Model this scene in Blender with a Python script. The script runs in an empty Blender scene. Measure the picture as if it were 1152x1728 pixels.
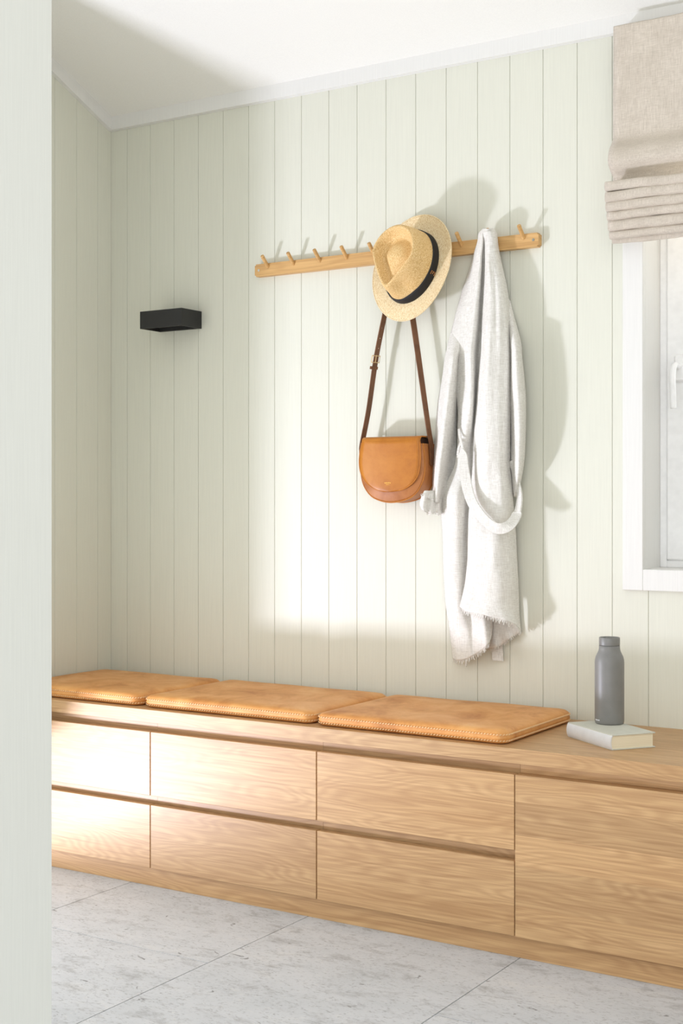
import bpy, bmesh, math, random
from mathutils import Vector, Matrix, noise
random.seed(7)
scene = bpy.context.scene
COL = scene.collection

# ------------------------------------------------------------------ camera
F_PX, HZ, CAM_H, YAW = 2299.0, 846.0, 1.0, math.radians(32.3)
WALL_Y, LEFT_X = 3.16, -2.834
cam_d = bpy.data.cameras.new('camera')
cam = bpy.data.objects.new('camera', cam_d)
COL.objects.link(cam)
cam.location = (0, 0, CAM_H)
cam.rotation_euler = (math.pi/2, 0, YAW)
cam_d.sensor_fit = 'VERTICAL'
cam_d.sensor_height = 36.0
cam_d.lens = F_PX/1728*36.0
cam_d.shift_y = (HZ-864.0)/1728.0
cam_d.clip_start = 0.05
scene.camera = cam

# ------------------------------------------------------------------ world, light, exposure
world = bpy.data.worlds.new('world')
scene.world = world
world.use_nodes = True
bg = world.node_tree.nodes['Background']
bg.inputs['Color'].default_value = (0.965, 0.973, 0.985, 1)
bg.inputs['Strength'].default_value = 1.7

def area_light(name, loc, target, size, size_y, energy, color):
    ld = bpy.data.lights.new(name, 'AREA')
    ld.shape = 'RECTANGLE'
    ld.size, ld.size_y, ld.energy, ld.color = size, size_y, energy, color
    o = bpy.data.objects.new(name, ld)
    COL.objects.link(o)
    o.location = loc
    o.rotation_euler = (Vector(target)-Vector(loc)).to_track_quat('-Z', 'Y').to_euler()
    return o
# strong low daylight entering through the open door in the left wall
area_light('door_daylight', (-3.60, 1.26, -0.10), (-1.9, 2.95, 1.0), 0.18, 0.22, 52, (0.94, 0.955, 1.15))
# soft sky light filling the same door opening
area_light('door_skylight', (-3.05, 1.84, 0.80), (-1.6, 2.1, 0.0), 0.9, 1.4, 10, (0.95, 0.98, 1.0))
# daylight of the window over the bench
area_light('window_daylight', (-0.72, 3.75, 1.65), (-0.9, 2.6, 0.3), 0.9, 1.0, 40, (0.93, 0.97, 1.0))

vs = scene.view_settings
vs.view_transform = 'Standard'
vs.look = 'None'
vs.gamma = 1.0
vs.use_curve_mapping = False
vs.exposure = 0.0

# ------------------------------------------------------------------ pixel -> world
SY, CY = math.sin(YAW), math.cos(YAW)
def ray(x, y):
    s = (x-576.0)/F_PX
    return Vector((-SY+CY*s, CY+SY*s, (HZ-y)/F_PX))
ORIGIN = Vector((0, 0, CAM_H))
def PY(x, y, Y):
    r = ray(x, y); return ORIGIN+r*(Y/r.y)
def PXX(x, y, X):
    r = ray(x, y); return ORIGIN+r*(X/r.x)
def PZ(x, y, z):
    r = ray(x, y); return ORIGIN+r*((z-CAM_H)/r.z)

# ------------------------------------------------------------------ helpers
def srgb(r, g, b):
    f = lambda c: (c/255/12.92) if c/255 <= .04045 else ((c/255+.055)/1.055)**2.4
    return (f(r), f(g), f(b), 1.0)

def link(name, me, mat=None, parent=None, smooth=False):
    o = bpy.data.objects.new(name, me)
    COL.objects.link(o)
    if mat and not me.materials:
        me.materials.append(mat)
    if parent is not None:
        o.parent = parent
    if smooth:
        for p in me.polygons: p.use_smooth = True
    return o

def tag(o, label, cat, group=None):
    o['label'] = label; o['category'] = cat
    if group: o['group'] = group
    return o

def thing(name, label, cat, loc=(0, 0, 0), group=None, rotz=0.0):
    o = bpy.data.objects.new(name, None)
    COL.objects.link(o)
    o.location = loc
    o.rotation_euler = (0, 0, rotz)
    o.empty_display_size = 0.05
    return tag(o, label, cat, group)

def struct(o):
    o['kind'] = 'structure'
    return o

def pydata(name, v, f):
    me = bpy.data.meshes.new(name)
    me.from_pydata([tuple(p) for p in v], [], f)
    me.update()
    return me

def bm_to_mesh(bm, name='m'):
    bmesh.ops.recalc_face_normals(bm, faces=bm.faces)
    me = bpy.data.meshes.new(name)
    bm.to_mesh(me); bm.free()
    return me

def bm_box(bm, x0, x1, y0, y1, z0, z1):
    vs_ = [bm.verts.new(p) for p in ((x0,y0,z0),(x1,y0,z0),(x1,y1,z0),(x0,y1,z0),(x0,y0,z1),(x1,y0,z1),(x1,y1,z1),(x0,y1,z1))]
    for q in ((0,3,2,1),(4,5,6,7),(0,1,5,4),(1,2,6,5),(2,3,7,6),(3,0,4,7)):
        bm.faces.new([vs_[i] for i in q])
    return vs_

def box_mesh(x0, x1, y0, y1, z0, z1, bev=0.0, seg=1):
    bm = bmesh.new()
    bm_box(bm, x0, x1, y0, y1, z0, z1)
    if bev:
        bmesh.ops.bevel(bm, geom=list(bm.edges), offset=bev, segments=seg, affect='EDGES', profile=0.5)
    return bm_to_mesh(bm)

def boxes_mesh(lst):
    bm = bmesh.new()
    for b in lst: bm_box(bm, *b)
    return bm_to_mesh(bm)

def box(name, x0, x1, y0, y1, z0, z1, mat, parent=None, bev=0.0, seg=1):
    return link(name, box_mesh(x0, x1, y0, y1, z0, z1, bev, seg), mat, parent)

def lathe(profile, n=48):
    v, f = [], []
    for r, z in profile:
        for k in range(n):
            a = 2*math.pi*k/n
            v.append((r*math.cos(a), r*math.sin(a), z))
    for i in range(len(profile)-1):
        for k in range(n):
            f.append((i*n+k, i*n+(k+1) % n, (i+1)*n+(k+1) % n, (i+1)*n+k))
    f.append(tuple(range(n-1, -1, -1)))
    f.append(tuple((len(profile)-1)*n+k for k in range(n)))
    return pydata('lathe', v, f)

def rod(p0, p1, r, n=16, round_tip=False):
    """cylinder from p0 to p1 with a softly rounded far end"""
    p0, p1 = Vector(p0), Vector(p1)
    d = (p1-p0); L = d.length
    prof = [(r, 0), (r, L-r*.35), (r*.93, L-r*.12), (r*.75, L)] if round_tip else [(r, 0), (r, L)]
    me = lathe(prof, n)
    me.transform(Matrix.Translation(p0) @ d.to_track_quat('Z', 'Y').to_matrix().to_4x4())
    return me

def tube(path, r, n=8):
    """closed tube along a 3D path (list of Vector)"""
    v, f = [], []
    m = len(path)
    for i, p in enumerate(path):
        t = (path[min(i+1, m-1)]-path[max(i-1, 0)]).normalized()
        a = t.cross(Vector((0.31, 0.2, 0.93))).normalized(); b = t.cross(a)
        for k in range(n):
            an = 2*math.pi*k/n
            v.append(p+a*(r*math.cos(an))+b*(r*math.sin(an)))
    for i in range(m-1):
        for k in range(n):
            f.append((i*n+k, i*n+(k+1) % n, (i+1)*n+(k+1) % n, (i+1)*n+k))
    f.append(tuple(range(n-1, -1, -1))); f.append(tuple((m-1)*n+k for k in range(n)))
    return pydata('tube', v, f)

def ribbon(path, widths, thick):
    """flat strap: path points, half-width vectors, thickness"""
    v, f = [], []
    m = len(path)
    for i, p in enumerate(path):
        t = (path[min(i+1, m-1)]-path[max(i-1, 0)]).normalized()
        w = widths[i]
        nrm = t.cross(w).normalized()*(thick/2)
        v += [p-w-nrm, p+w-nrm, p+w+nrm, p-w+nrm]
    for i in range(m-1):
        a, b = i*4, (i+1)*4
        for k in range(4):
            f.append((a+k, a+(k+1) % 4, b+(k+1) % 4, b+k))
    f.append((3, 2, 1, 0)); f.append(tuple((m-1)*4+k for k in range(4)))
    return pydata('ribbon', v, f)

def cr(p0, p1, p2, p3, t):
    return 0.5*((2*p1)+(p2-p0)*t+(2*p0-5*p1+4*p2-p3)*t*t+(3*p1-p0-3*p2+p3)*t**3)
def spline(pts, sub):
    out = []
    n = len(pts)
    for i in range(n-1):
        a, b, c, d = pts[max(i-1, 0)], pts[i], pts[i+1], pts[min(i+2, n-1)]
        for k in range(sub):
            out.append(cr(a, b, c, d, k/sub))
    out.append(pts[-1].copy())
    return out

# ------------------------------------------------------------------ materials
def new_mat(name):
    m = bpy.data.materials.new(name)
    m.use_nodes = True
    nt = m.node_tree
    return m, nt, nt.nodes['Principled BSDF']
def N(nt, t, **kw):
    n = nt.nodes.new(t)
    for k, v in kw.items(): setattr(n, k, v)
    return n
def coords(nt, scale=(1, 1, 1), rot=(0, 0, 0), rand=True, kind='Object'):
    tc = N(nt, 'ShaderNodeTexCoord')
    mp = N(nt, 'ShaderNodeMapping')
    mp.inputs['Scale'].default_value = scale
    mp.inputs['Rotation'].default_value = rot
    nt.links.new(tc.outputs[kind], mp.inputs['Vector'])
    if rand:
        oi = N(nt, 'ShaderNodeObjectInfo')
        mul = N(nt, 'ShaderNodeVectorMath', operation='SCALE')
        cmb = N(nt, 'ShaderNodeCombineXYZ')
        for i in range(3): nt.links.new(oi.outputs['Random'], cmb.inputs[i])
        nt.links.new(cmb.outputs[0], mul.inputs[0]); mul.inputs['Scale'].default_value = 37.0
        nt.links.new(mul.outputs[0], mp.inputs['Location'])
    return mp.outputs[0]
def noise_tex(nt, vec, scale, detail=4, rough=.55, dist=0.0):
    n = N(nt, 'ShaderNodeTexNoise')
    n.inputs['Scale'].default_value = scale; n.inputs['Detail'].default_value = detail
    n.inputs['Roughness'].default_value = rough; n.inputs['Distortion'].default_value = dist
    nt.links.new(vec, n.inputs['Vector'])
    return n.outputs['Fac']
def ramp(nt, fac, stops):
    r = N(nt, 'ShaderNodeValToRGB')
    el = r.color_ramp.elements
    while len(el) > 1: el.remove(el[-1])
    el[0].position, el[0].color = stops[0]
    for p, c in stops[1:]:
        e = el.new(p); e.color = c
    nt.links.new(fac, r.inputs[0])
    return r.outputs[0]
def mix(nt, a, b, fac, mode='MIX'):
    m = N(nt, 'ShaderNodeMix', data_type='RGBA', blend_type=mode)
    for s, v in ((0, fac), (6, a), (7, b)):
        if hasattr(v, 'is_linked') or hasattr(v, 'links'): nt.links.new(v, m.inputs[s])
        else: m.inputs[s].default_value = v
    return m.outputs[2]
def bump(nt, bsdf, h, strength=.3, dist=.001):
    b = N(nt, 'ShaderNodeBump')
    b.inputs['Strength'].default_value = strength; b.inputs['Distance'].default_value = dist
    nt.links.new(h, b.inputs['Height'])
    nt.links.new(b.outputs[0], bsdf.inputs['Normal'])

def paint(name, col, rough=.5, streak=True):
    m, nt, b = new_mat(name)
    b.inputs['Roughness'].default_value = rough
    b.inputs['Specular IOR Level'].default_value = .35
    v = coords(nt, (60, 60, 1.5))
    n = noise_tex(nt, v, 6, 3)
    c2 = tuple(min(1, x*1.02) for x in col[:3])+(1,); c1 = tuple(x*.975 for x in col[:3])+(1,)
    nt.links.new(ramp(nt, n, [(.3, c1), (.7, c2)]), b.inputs['Base Color'])
    if streak: bump(nt, b, n, .06, .0005)
    return m

def wood(name, light, mid, dark, rough=.42, axis=(1, 1, 1), fine=1.0):
    """oak with the grain along X: growth-ring figure, fine pores, per-board tone"""
    m, nt, b = new_mat(name)
    b.inputs['Roughness'].default_value = rough
    b.inputs['Specular IOR Level'].default_value = .45
    v = coords(nt, axis)
    st = N(nt, 'ShaderNodeMapping'); st.inputs['Scale'].default_value = (1.1, 8, 8); nt.links.new(v, st.inputs['Vector'])
    warp = noise_tex(nt, st.outputs[0], 1.3, 2, .5)
    w = N(nt, 'ShaderNodeMath', operation='MULTIPLY'); nt.links.new(warp, w.inputs[0]); w.inputs[1].default_value = 150.0
    sn = N(nt, 'ShaderNodeMath', operation='SINE'); nt.links.new(w.outputs[0], sn.inputs[0])
    rings = N(nt, 'ShaderNodeMapRange'); nt.links.new(sn.outputs[0], rings.inputs[0]); rings.inputs[1].default_value = -1; rings.inputs[2].default_value = 1
    fi = N(nt, 'ShaderNodeMapping'); fi.inputs['Scale'].default_value = (4*fine, 240*fine, 240*fine); nt.links.new(v, fi.inputs['Vector'])
    pores = noise_tex(nt, fi.outputs[0], 1.0, 4, .65, .3)
    big = N(nt, 'ShaderNodeMapping'); big.inputs['Scale'].default_value = (.6, 12, 12); nt.links.new(v, big.inputs['Vector'])
    tone = noise_tex(nt, big.outputs[0], 1.5, 2, .5)
    c = ramp(nt, tone, [(.3, mid), (.7, light)])
    k1 = N(nt, 'ShaderNodeMath', operation='MULTIPLY'); nt.links.new(rings.outputs[0], k1.inputs[0]); k1.inputs[1].default_value = .26
    c = mix(nt, c, dark, k1.outputs[0])
    pr = ramp(nt, pores, [(.42, (0, 0, 0, 1)), (.68, (1, 1, 1, 1))])
    k2 = N(nt, 'ShaderNodeMath', operation='MULTIPLY'); nt.links.new(pr, k2.inputs[0]); k2.inputs[1].default_value = .5
    c = mix(nt, c, dark, k2.outputs[0])
    oi = N(nt, 'ShaderNodeObjectInfo')
    hs = N(nt, 'ShaderNodeHueSaturation')
    mr = N(nt, 'ShaderNodeMapRange'); nt.links.new(oi.outputs['Random'], mr.inputs[0]); mr.inputs[3].default_value = .90; mr.inputs[4].default_value = 1.08
    nt.links.new(mr.outputs[0], hs.inputs['Value']); nt.links.new(c, hs.inputs['Color'])
    nt.links.new(hs.outputs[0], b.inputs['Base Color'])
    bump(nt, b, pores, .15, .0004)
    return m

def leather(name, light, mid, dark, rough=.42, scale=1.0):
    m, nt, b = new_mat(name)
    b.inputs['Specular IOR Level'].default_value = .4
    v = coords(nt)
    big = noise_tex(nt, v, 9*scale, 9, .66, .5)
    c = ramp(nt, big, [(.28, dark), (.5, mid), (.74, light)])
    sp = noise_tex(nt, v, 60*scale, 3, .6)
    c = mix(nt, c, dark, ramp(nt, sp, [(.62, (0, 0, 0, 1)), (.85, (.4, .4, .4, 1))]))
    nt.links.new(c, b.inputs['Base Color'])
    rr = ramp(nt, big, [(.3, (rough+.1,)*3+(1,)), (.7, (rough-.05,)*3+(1,))])
    nt.links.new(rr, b.inputs['Roughness'])
    vo = N(nt, 'ShaderNodeTexVoronoi'); vo.inputs['Scale'].default_value = 420*scale; nt.links.new(v, vo.inputs['Vector'])
    bump(nt, b, vo.outputs['Distance'], .18, .0006)
    return m

def linen(name, c1, c2, sx=900., sz=900., strength=.5, slub=.5):
    m, nt, b = new_mat(name)
    b.inputs['Roughness'].default_value = .9
    b.inputs['Specular IOR Level'].default_value = .15
    b.inputs['Sheen Weight'].default_value = .15
    v = coords(nt, rand=False)
    def thread(scale):
        mp = N(nt, 'ShaderNodeMapping'); mp.inputs['Scale'].default_value = scale; nt.links.new(v, mp.inputs['Vector'])
        return noise_tex(nt, mp.outputs[0], 1, 3, .6)
    wft = thread((60, 60, sz)); wrp = thread((sx, sx, 40))
    add = N(nt, 'ShaderNodeMath', operation='ADD'); nt.links.new(wft, add.inputs[0]); nt.links.new(wrp, add.inputs[1])
    hf = N(nt, 'ShaderNodeMath', operation='MULTIPLY'); nt.links.new(add.outputs[0], hf.inputs[0]); hf.inputs[1].default_value = .5
    c = ramp(nt, hf.outputs[0], [(.36, c2), (.6, c1)])
    pat = noise_tex(nt, v, 14, 3)
    c = mix(nt, c, c2, ramp(nt, pat, [(.45, (0, 0, 0, 1)), (.9, (slub, slub, slub, 1))]))
    nt.links.new(c, b.inputs['Base Color'])
    bump(nt, b, hf.outputs[0], strength, .0022)
    return m

def plain(name, col, rough=.5, metal=0.0, spec=.5):
    m, nt, b = new_mat(name)
    v = coords(nt)
    n = noise_tex(nt, v, 40, 3)
    c1 = tuple(x*.95 for x in col[:3])+(1,); c2 = tuple(min(1, x*1.03) for x in col[:3])+(1,)
    nt.links.new(ramp(nt, n, [(.3, c1), (.7, c2)]), b.inputs['Base Color'])
    b.inputs['Roughness'].default_value = rough; b.inputs['Metallic'].default_value = metal
    b.inputs['Specular IOR Level'].default_value = spec
    return m

M = {}
M['wall'] = paint('wall_paint', srgb(222, 222, 208))
M['wall_back'] = plain('wall_groove', srgb(176, 176, 165), .8)
M['white'] = paint('white_paint', srgb(231, 230, 226), .45, False)
M['ceiling'] = paint('ceiling_paint', srgb(238, 237, 231), .8, False)
M['jamb'] = paint('jamb_paint', srgb(212, 213, 207), .45)
OL, OM, OD = srgb(212, 174, 127), srgb(198, 158, 111), srgb(150, 106, 66)
M['oak'] = wood('oak', OL, OM, OD)
M['oak_rack'] = wood('oak_rack', srgb(226, 184, 124), srgb(212, 168, 106), srgb(172, 122, 66), .45)
M['leather'] = leather('cushion_leather', srgb(236, 178, 110), srgb(218, 153, 86), srgb(184, 117, 58))
M['bag_leather'] = leather('bag_leather', srgb(200, 132, 52), srgb(184, 114, 38), srgb(160, 92, 28), .36, 1.0)
M['bag_gusset'] = leather('bag_gusset_leather', srgb(196, 132, 78), srgb(176, 112, 60), srgb(150, 88, 42), .45, 1.6)
M['strap'] = leather('strap_leather', srgb(132, 88, 58), srgb(116, 76, 48), srgb(92, 58, 36), .5, 2)
M['lining'] = plain('bag_hollow_shade', srgb(58, 34, 20), .8)  # dark colour standing in for the shade inside the bag
M['thread'] = plain('stitch_thread', srgb(234, 196, 146), .8)
M['linen'] = linen('robe_linen', srgb(243, 241, 235), srgb(214, 210, 202), 560., 640., .8)
M['blind'] = linen('blind_linen', srgb(218, 208, 194), srgb(188, 177, 162), 700, 1500, .3, .7)
M['black'] = plain('black_powder_coat', srgb(34, 34, 34), .55)
M['ribbon'] = plain('black_ribbon', srgb(26, 24, 26), .7)
M['steel'] = plain('bottle_steel', srgb(128, 127, 124), .42, 0.0)
M['chrome'] = plain('zinc_screw', srgb(200, 200, 195), .3, 1.0)
M['brass'] = plain('pale_brass', srgb(226, 196, 150), .3, 1.0)
M['gold'] = plain('gold_foil', srgb(240, 190, 92), .35, .4)
M['print'] = plain('white_print', srgb(225, 228, 232), .6)
M['book_cover'] = plain('book_cloth', srgb(206, 205, 192), .8)
M['book_spine'] = plain('book_spine_cloth', srgb(222, 223, 224), .7)
M['copper'] = plain('copper_buckle', srgb(214, 150, 90), .35, .8)
M['eyelet'] = plain('strap_hole_edge', srgb(235, 215, 190), .5)
M['grout'] = plain('grout', srgb(150, 146, 138), .9)
M['plastic'] = plain('white_plastic', srgb(248, 248, 248), .35)

def make_pages():
    m, nt, b = new_mat('book_pages')
    v = coords(nt, (3, 3, 900), rand=False)
    n = noise_tex(nt, v, 1, 2)
    nt.links.new(ramp(nt, n, [(.3, srgb(226, 214, 184)), (.7, srgb(246, 238, 214))]), b.inputs['Base Color'])
    b.inputs['Roughness'].default_value = .85
    return m
M['pages'] = make_pages()

def make_stone():
    m, nt, b = new_mat('limestone')
    v = coords(nt, (1, 1, 1))
    st = N(nt, 'ShaderNodeMapping'); st.inputs['Scale'].default_value = (1.0, 1.9, 1); st.inputs['Rotation'].default_value = (0, 0, .25); nt.links.new(v, st.inputs['Vector'])
    sv = st.outputs[0]
    base = noise_tex(nt, sv, 4.5, 6, .65)
    c = ramp(nt, base, [(.3, srgb(198, 202, 207)), (.55, srgb(208, 211, 216)), (.75, srgb(217, 218, 219))])
    cl = noise_tex(nt, sv, 11, 9, .74, .4)
    c = mix(nt, c, srgb(150, 151, 153), ramp(nt, cl, [(.52, (0, 0, 0, 1)), (.70, (.7, .7, .7, 1))]))
    gr = noise_tex(nt, sv, 90, 4, .7)
    c = mix(nt, c, srgb(128, 129, 131), ramp(nt, gr, [(.54, (0, 0, 0, 1)), (.74, (.7, .7, .7, 1))]))
    fl = noise_tex(nt, sv, 24, 3, .6, .8)
    c = mix(nt, c, srgb(110, 110, 112), ramp(nt, fl, [(.685, (0, 0, 0, 1)), (.72, (.75, .75, .75, 1))]))
    gw = noise_tex(nt, sv, 60, 4, .7)
    c = mix(nt, c, srgb(228, 226, 222), ramp(nt, gw, [(.6, (0, 0, 0, 1)), (.75, (.5, .5, .5, 1))]))
    nt.links.new(c, b.inputs['Base Color'])
    b.inputs['Roughness'].default_value = .55
    b.inputs['Specular IOR Level'].default_value = .3
    bump(nt, b, gr, .1, .0008)
    return m
M['stone'] = make_stone()

def make_straw(name, dk, md, lt):
    m, nt, b = new_mat(name)
    v = coords(nt, rand=False)
    def s(rot, sc):
        mp = N(nt, 'ShaderNodeMapping'); mp.inputs['Rotation'].default_value = rot; mp.inputs['Scale'].default_value = sc; nt.links.new(v, mp.inputs['Vector'])
        return noise_tex(nt, mp.outputs[0], 1, 2, .5)
    a = s((0, 0, .8), (700, 200, 500)); c_ = s((0, 0, -.8), (700, 200, 500))
    mx = N(nt, 'ShaderNodeMath', operation='MAXIMUM'); nt.links.new(a, mx.inputs[0]); nt.links.new(c_, mx.inputs[1])
    c = ramp(nt, mx.outputs[0], [(.38, dk), (.55, md), (.72, lt)])
    nt.links.new(c, b.inputs['Base Color'])
    b.inputs['Roughness'].default_value = .7
    bump(nt, b, mx.outputs[0], .45, .0015)
    return m
M['straw'] = make_straw('straw', srgb(196, 152, 90), srgb(228, 190, 128), srgb(246, 222, 172))
M['straw_brim'] = make_straw('straw_brim', srgb(206, 172, 120), srgb(236, 212, 166), srgb(250, 236, 206))

def make_glass():
    m, nt, b = new_mat('window_glass')
    nt.nodes.remove(b)
    out = nt.nodes['Material Output']
    tr = N(nt, 'ShaderNodeBsdfTransparent'); gl = N(nt, 'ShaderNodeBsdfGlossy'); gl.inputs['Roughness'].default_value = .02
    fr = N(nt, 'ShaderNodeFresnel'); fr.inputs['IOR'].default_value = 1.45
    mx = N(nt, 'ShaderNodeMixShader')
    nt.links.new(fr.outputs[0], mx.inputs[0]); nt.links.new(tr.outputs[0], mx.inputs[1]); nt.links.new(gl.outputs[0], mx.inputs[2])
    nt.links.new(mx.outputs[0], out.inputs['Surface'])
    return m
M['glass'] = make_glass()

# ================================================================== THE SETTING
SLOPE, CEIL0 = 0.44, 2.170
def ceil_z(Y): return CEIL0+SLOPE*(WALL_Y-Y)
X_END = 0.6            # how far the room is built to the right
BOARD_T = 0.012
WIN = (-1.134, -0.33, 0.837, 1.98)       # clear opening x0 x1 z0 z1

# floor: grout bed and stone tiles, 0.557 x 1.114 in staggered rows
floor = struct(link('floor', box_mesh(LEFT_X-.14, X_END, -0.6, WALL_Y+.1, -.08, -.004), M['grout']))
TW, TL = 0.5575, 1.115
k0 = -1.822
for ci in range(-2, 5):
    xa = k0+ci*TW
    xa_, xb_ = max(xa, LEFT_X), min(xa+TW, X_END)
    if xb_-xa_ < .02: continue
    off = 2.34 if ci % 2 else 2.34-TL/2
    for rj in range(-3, 2):
        ya = off+rj*TL; yb = ya+TL
        ya_, yb_ = max(ya, -.6), min(yb, WALL_Y)
        if yb_-ya_ < .02: continue
        g = .0012
        w, l = (xb_-xa_)/2-g, (yb_-ya_)/2-g
        t = link('tile', box_mesh(-w, w, -l, l, -.02, 0, .0003), M['stone'], floor)
        t.location = ((xa_+xb_)/2, (ya_+yb_)/2, 0)

# back wall: backing with the window opening, then single boards
wb = struct(link('wall_back', boxes_mesh([
    (LEFT_X-.14, WIN[0]-.0125, WALL_Y+BOARD_T, WALL_Y+.20, 0, 2.3),
    (WIN[1]+.0125, X_END, WALL_Y+BOARD_T, WALL_Y+.20, 0, 2.3),
    (WIN[0]-.0125, WIN[1]+.0125, WALL_Y+BOARD_T, WALL_Y+.20, 0, WIN[2]-.0125),
    (WIN[0]-.0125, WIN[1]+.0125, WALL_Y+BOARD_T, WALL_Y+.20, WIN[3]+.0125, 2.3)]), M['wall_back']))

def board_mesh(w, z0, z1a, z1b=None):
    """upright board along local x (0..w), front at y=0, chamfered long edges; top may slope"""
    z1b = z1a if z1b is None else z1b
    g, c = .0004, .0009
    prof = [(g, BOARD_T), (g, c), (g+c, 0), (w-g-c, 0), (w-g, c), (w-g, BOARD_T)]
    v = [(x, y, z0) for x, y in prof]+[(x, y, z1a+(z1b-z1a)*x/w) for x, y in prof]
    n = len(prof)
    f = [(i, (i+1) % n, n+(i+1) % n, n+i) for i in range(n)]+[tuple(range(n-1, -1, -1)), tuple(range(n, 2*n))]
    return pydata('board', v, f)
BW = 0.09135
edges = [LEFT_X-.009]+[-2.770+BW*k for k in range(0, 41)]
edges = [e for e in edges if e < X_END]+[X_END]
cache = {}
WA, WB = WIN[0]-.0125, WIN[1]+.0125
def put_board(a, b_, z0, z1):
    if b_-a < .004: return
    key = (round(b_-a, 5), z0, z1)
    if key not in cache: cache[key] = board_mesh(b_-a, z0, z1)
    o = link('board', cache[key], M['wall'], wb)
    o.location = (a, WALL_Y, 0)
for a, b_ in zip(edges[:-1], edges[1:]):
    if b_-a < .01: continue
    if b_ <= WA or a >= WB:
        put_board(a, b_, 0, 2.25)
        continue
    put_board(a, b_, 0, WIN[2]-.0125)
    put_board(a, b_, WIN[3]+.0125, 2.25)
    # what is left of a board beside the opening
    put_board(a, min(b_, WA), WIN[2]-.0125, WIN[3]+.0125)
    put_board(max(a, WB), b_, WIN[2]-.0125, WIN[3]+.0125)
# left wall beyond the door opening
DOOR_Y0, DOOR_Y1 = 1.36, 2.335
LOW_Y, LOW_Z = 2.705, .29          # opening widened near the floor, made up so the door light reaches the drawers
def prism_x(x0, x1, yz):
    n = len(yz)
    v = [(x0, y, z) for y, z in yz]+[(x1, y, z) for y, z in yz]
    return pydata('prism', v, [(i, (i+1) % n, n+(i+1) % n, n+i) for i in range(n)]+[tuple(range(n-1, -1, -1)), tuple(range(n, 2*n))])
wl = struct(link('wall_left', prism_x(LEFT_X-.14, LEFT_X-BOARD_T, [(LOW_Y, 0), (WALL_Y+.1, 0), (WALL_Y+.1, ceil_z(WALL_Y+.1)+.02), (DOOR_Y1, ceil_z(DOOR_Y1)+.02), (DOOR_Y1, LOW_Z), (LOW_Y, LOW_Z)]), M['wall_back']))
ys = [WALL_Y, WALL_Y-.0605]
while ys[-1]-BW > DOOR_Y1: ys.append(ys[-1]-BW)
ys.append(DOOR_Y1)
for ya, yb in zip(ys[1:], ys[:-1]):
    o = link('board', board_mesh(yb-ya, 0 if ya > LOW_Y-.03 else LOW_Z, ceil_z(ya)+.01, ceil_z(yb)+.01), M['wall'], wl)
    o.location = (LEFT_X, ya, 0)
    o.rotation_euler = (0, 0, math.pi/2)
# wall over the door opening and the door's lining
struct(link('wall_over_door', prism_x(LEFT_X-.14, LEFT_X, [(DOOR_Y0-.16, 2.08), (DOOR_Y1, 2.08), (DOOR_Y1, ceil_z(DOOR_Y1)+.02), (DOOR_Y0-.16, ceil_z(DOOR_Y0-.16)+.02)]), M['wall']))
# partition whose end is the pale jamb at the left edge of the picture
JX = -1.300
pj = PXX(88.5, 800, JX)
PART_Y1 = pj.y
pm = prism_x(LEFT_X-.14, JX, [(PART_Y1-.13, 0), (PART_Y1, 0), (PART_Y1, ceil_z(PART_Y1)+.02), (PART_Y1-.13, ceil_z(PART_Y1-.13)+.02)])
bm = bmesh.new(); bm.from_mesh(pm)
bmesh.ops.bevel(bm, geom=[e for e in bm.edges if abs(e.verts[0].co.z-e.verts[1].co.z) > 1 and e.verts[0].co.x > -2], offset=.0016, segments=2, affect='EDGES')
struct(link('wall_front', bm_to_mesh(bm), M['jamb']))
# unseen right wall, added to block sky light from the right
struct(link('wall_right_blocker', prism_x(X_END, X_END+.1, [(1.2, 0), (WALL_Y+.1, 0), (WALL_Y+.1, ceil_z(WALL_Y)+.02), (1.2, ceil_z(1.2)+.02)]), M['wall']))
# ceiling: sloping up towards the viewer
v = []
for dz in (0, .12):
    for X in (LEFT_X-.14, X_END):
        for Y in (WALL_Y+.2, -.6):
            v.append((X, Y, ceil_z(Y)+dz))
struct(link('ceiling', pydata('ceiling', v, [(0,1,3,2),(4,6,7,5),(0,2,6,4),(1,5,7,3),(0,4,5,1),(2,3,7,6)]), M['ceiling']))
# ceiling trims
TT = .014
struct(link('trim_1', prism_x(LEFT_X, X_END, [(WALL_Y, 2.134), (WALL_Y-TT, 2.136), (WALL_Y-TT, ceil_z(WALL_Y-TT)+.003), (WALL_Y, ceil_z(WALL_Y)+.003)]), M['white']))
lt = prism_x(LEFT_X, LEFT_X+TT, [(WALL_Y-TT, ceil_z(WALL_Y-TT)-.040), (DOOR_Y1, ceil_z(DOOR_Y1)-.040), (DOOR_Y1, ceil_z(DOOR_Y1)+.002), (WALL_Y-TT, ceil_z(WALL_Y-TT)+.002)])
struct(link('trim_2', lt, M['white']))

# window: casing, lining, frame, sash, pane, handle
CW = .051
wx0, wx1, wz0, wz1 = WIN
win = struct(bpy.data.objects.new('window_1', None)); COL.objects.link(win); win.location = (wx0, WALL_Y, wz0)
def wpart(name, x0, x1, y0, y1, z0, z1, mat, bev=.0015):
    return box(name, x0-wx0, x1-wx0, y0-WALL_Y, y1-WALL_Y, z0-wz0, z1-wz0, mat, win, bev)
CT = .016
wpart('casing', wx0-CW, wx0, WALL_Y-CT, WALL_Y, wz0-CW, wz1+CW, M['white'])
wpart('casing', wx1, wx1+CW, WALL_Y-CT, WALL_Y, wz0-CW, wz1+CW, M['white'])
wpart('casing', wx0, wx1, WALL_Y-CT, WALL_Y, wz0-CW, wz0, M['white'])
wpart('casing', wx0, wx1, WALL_Y-CT, WALL_Y, wz1, wz1+CW, M['white'])
RD = .105
wpart('lining', wx0-.012, wx0, WALL_Y, WALL_Y+.2, wz0-.012, wz1+.012, M['white'], .0005)
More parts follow.
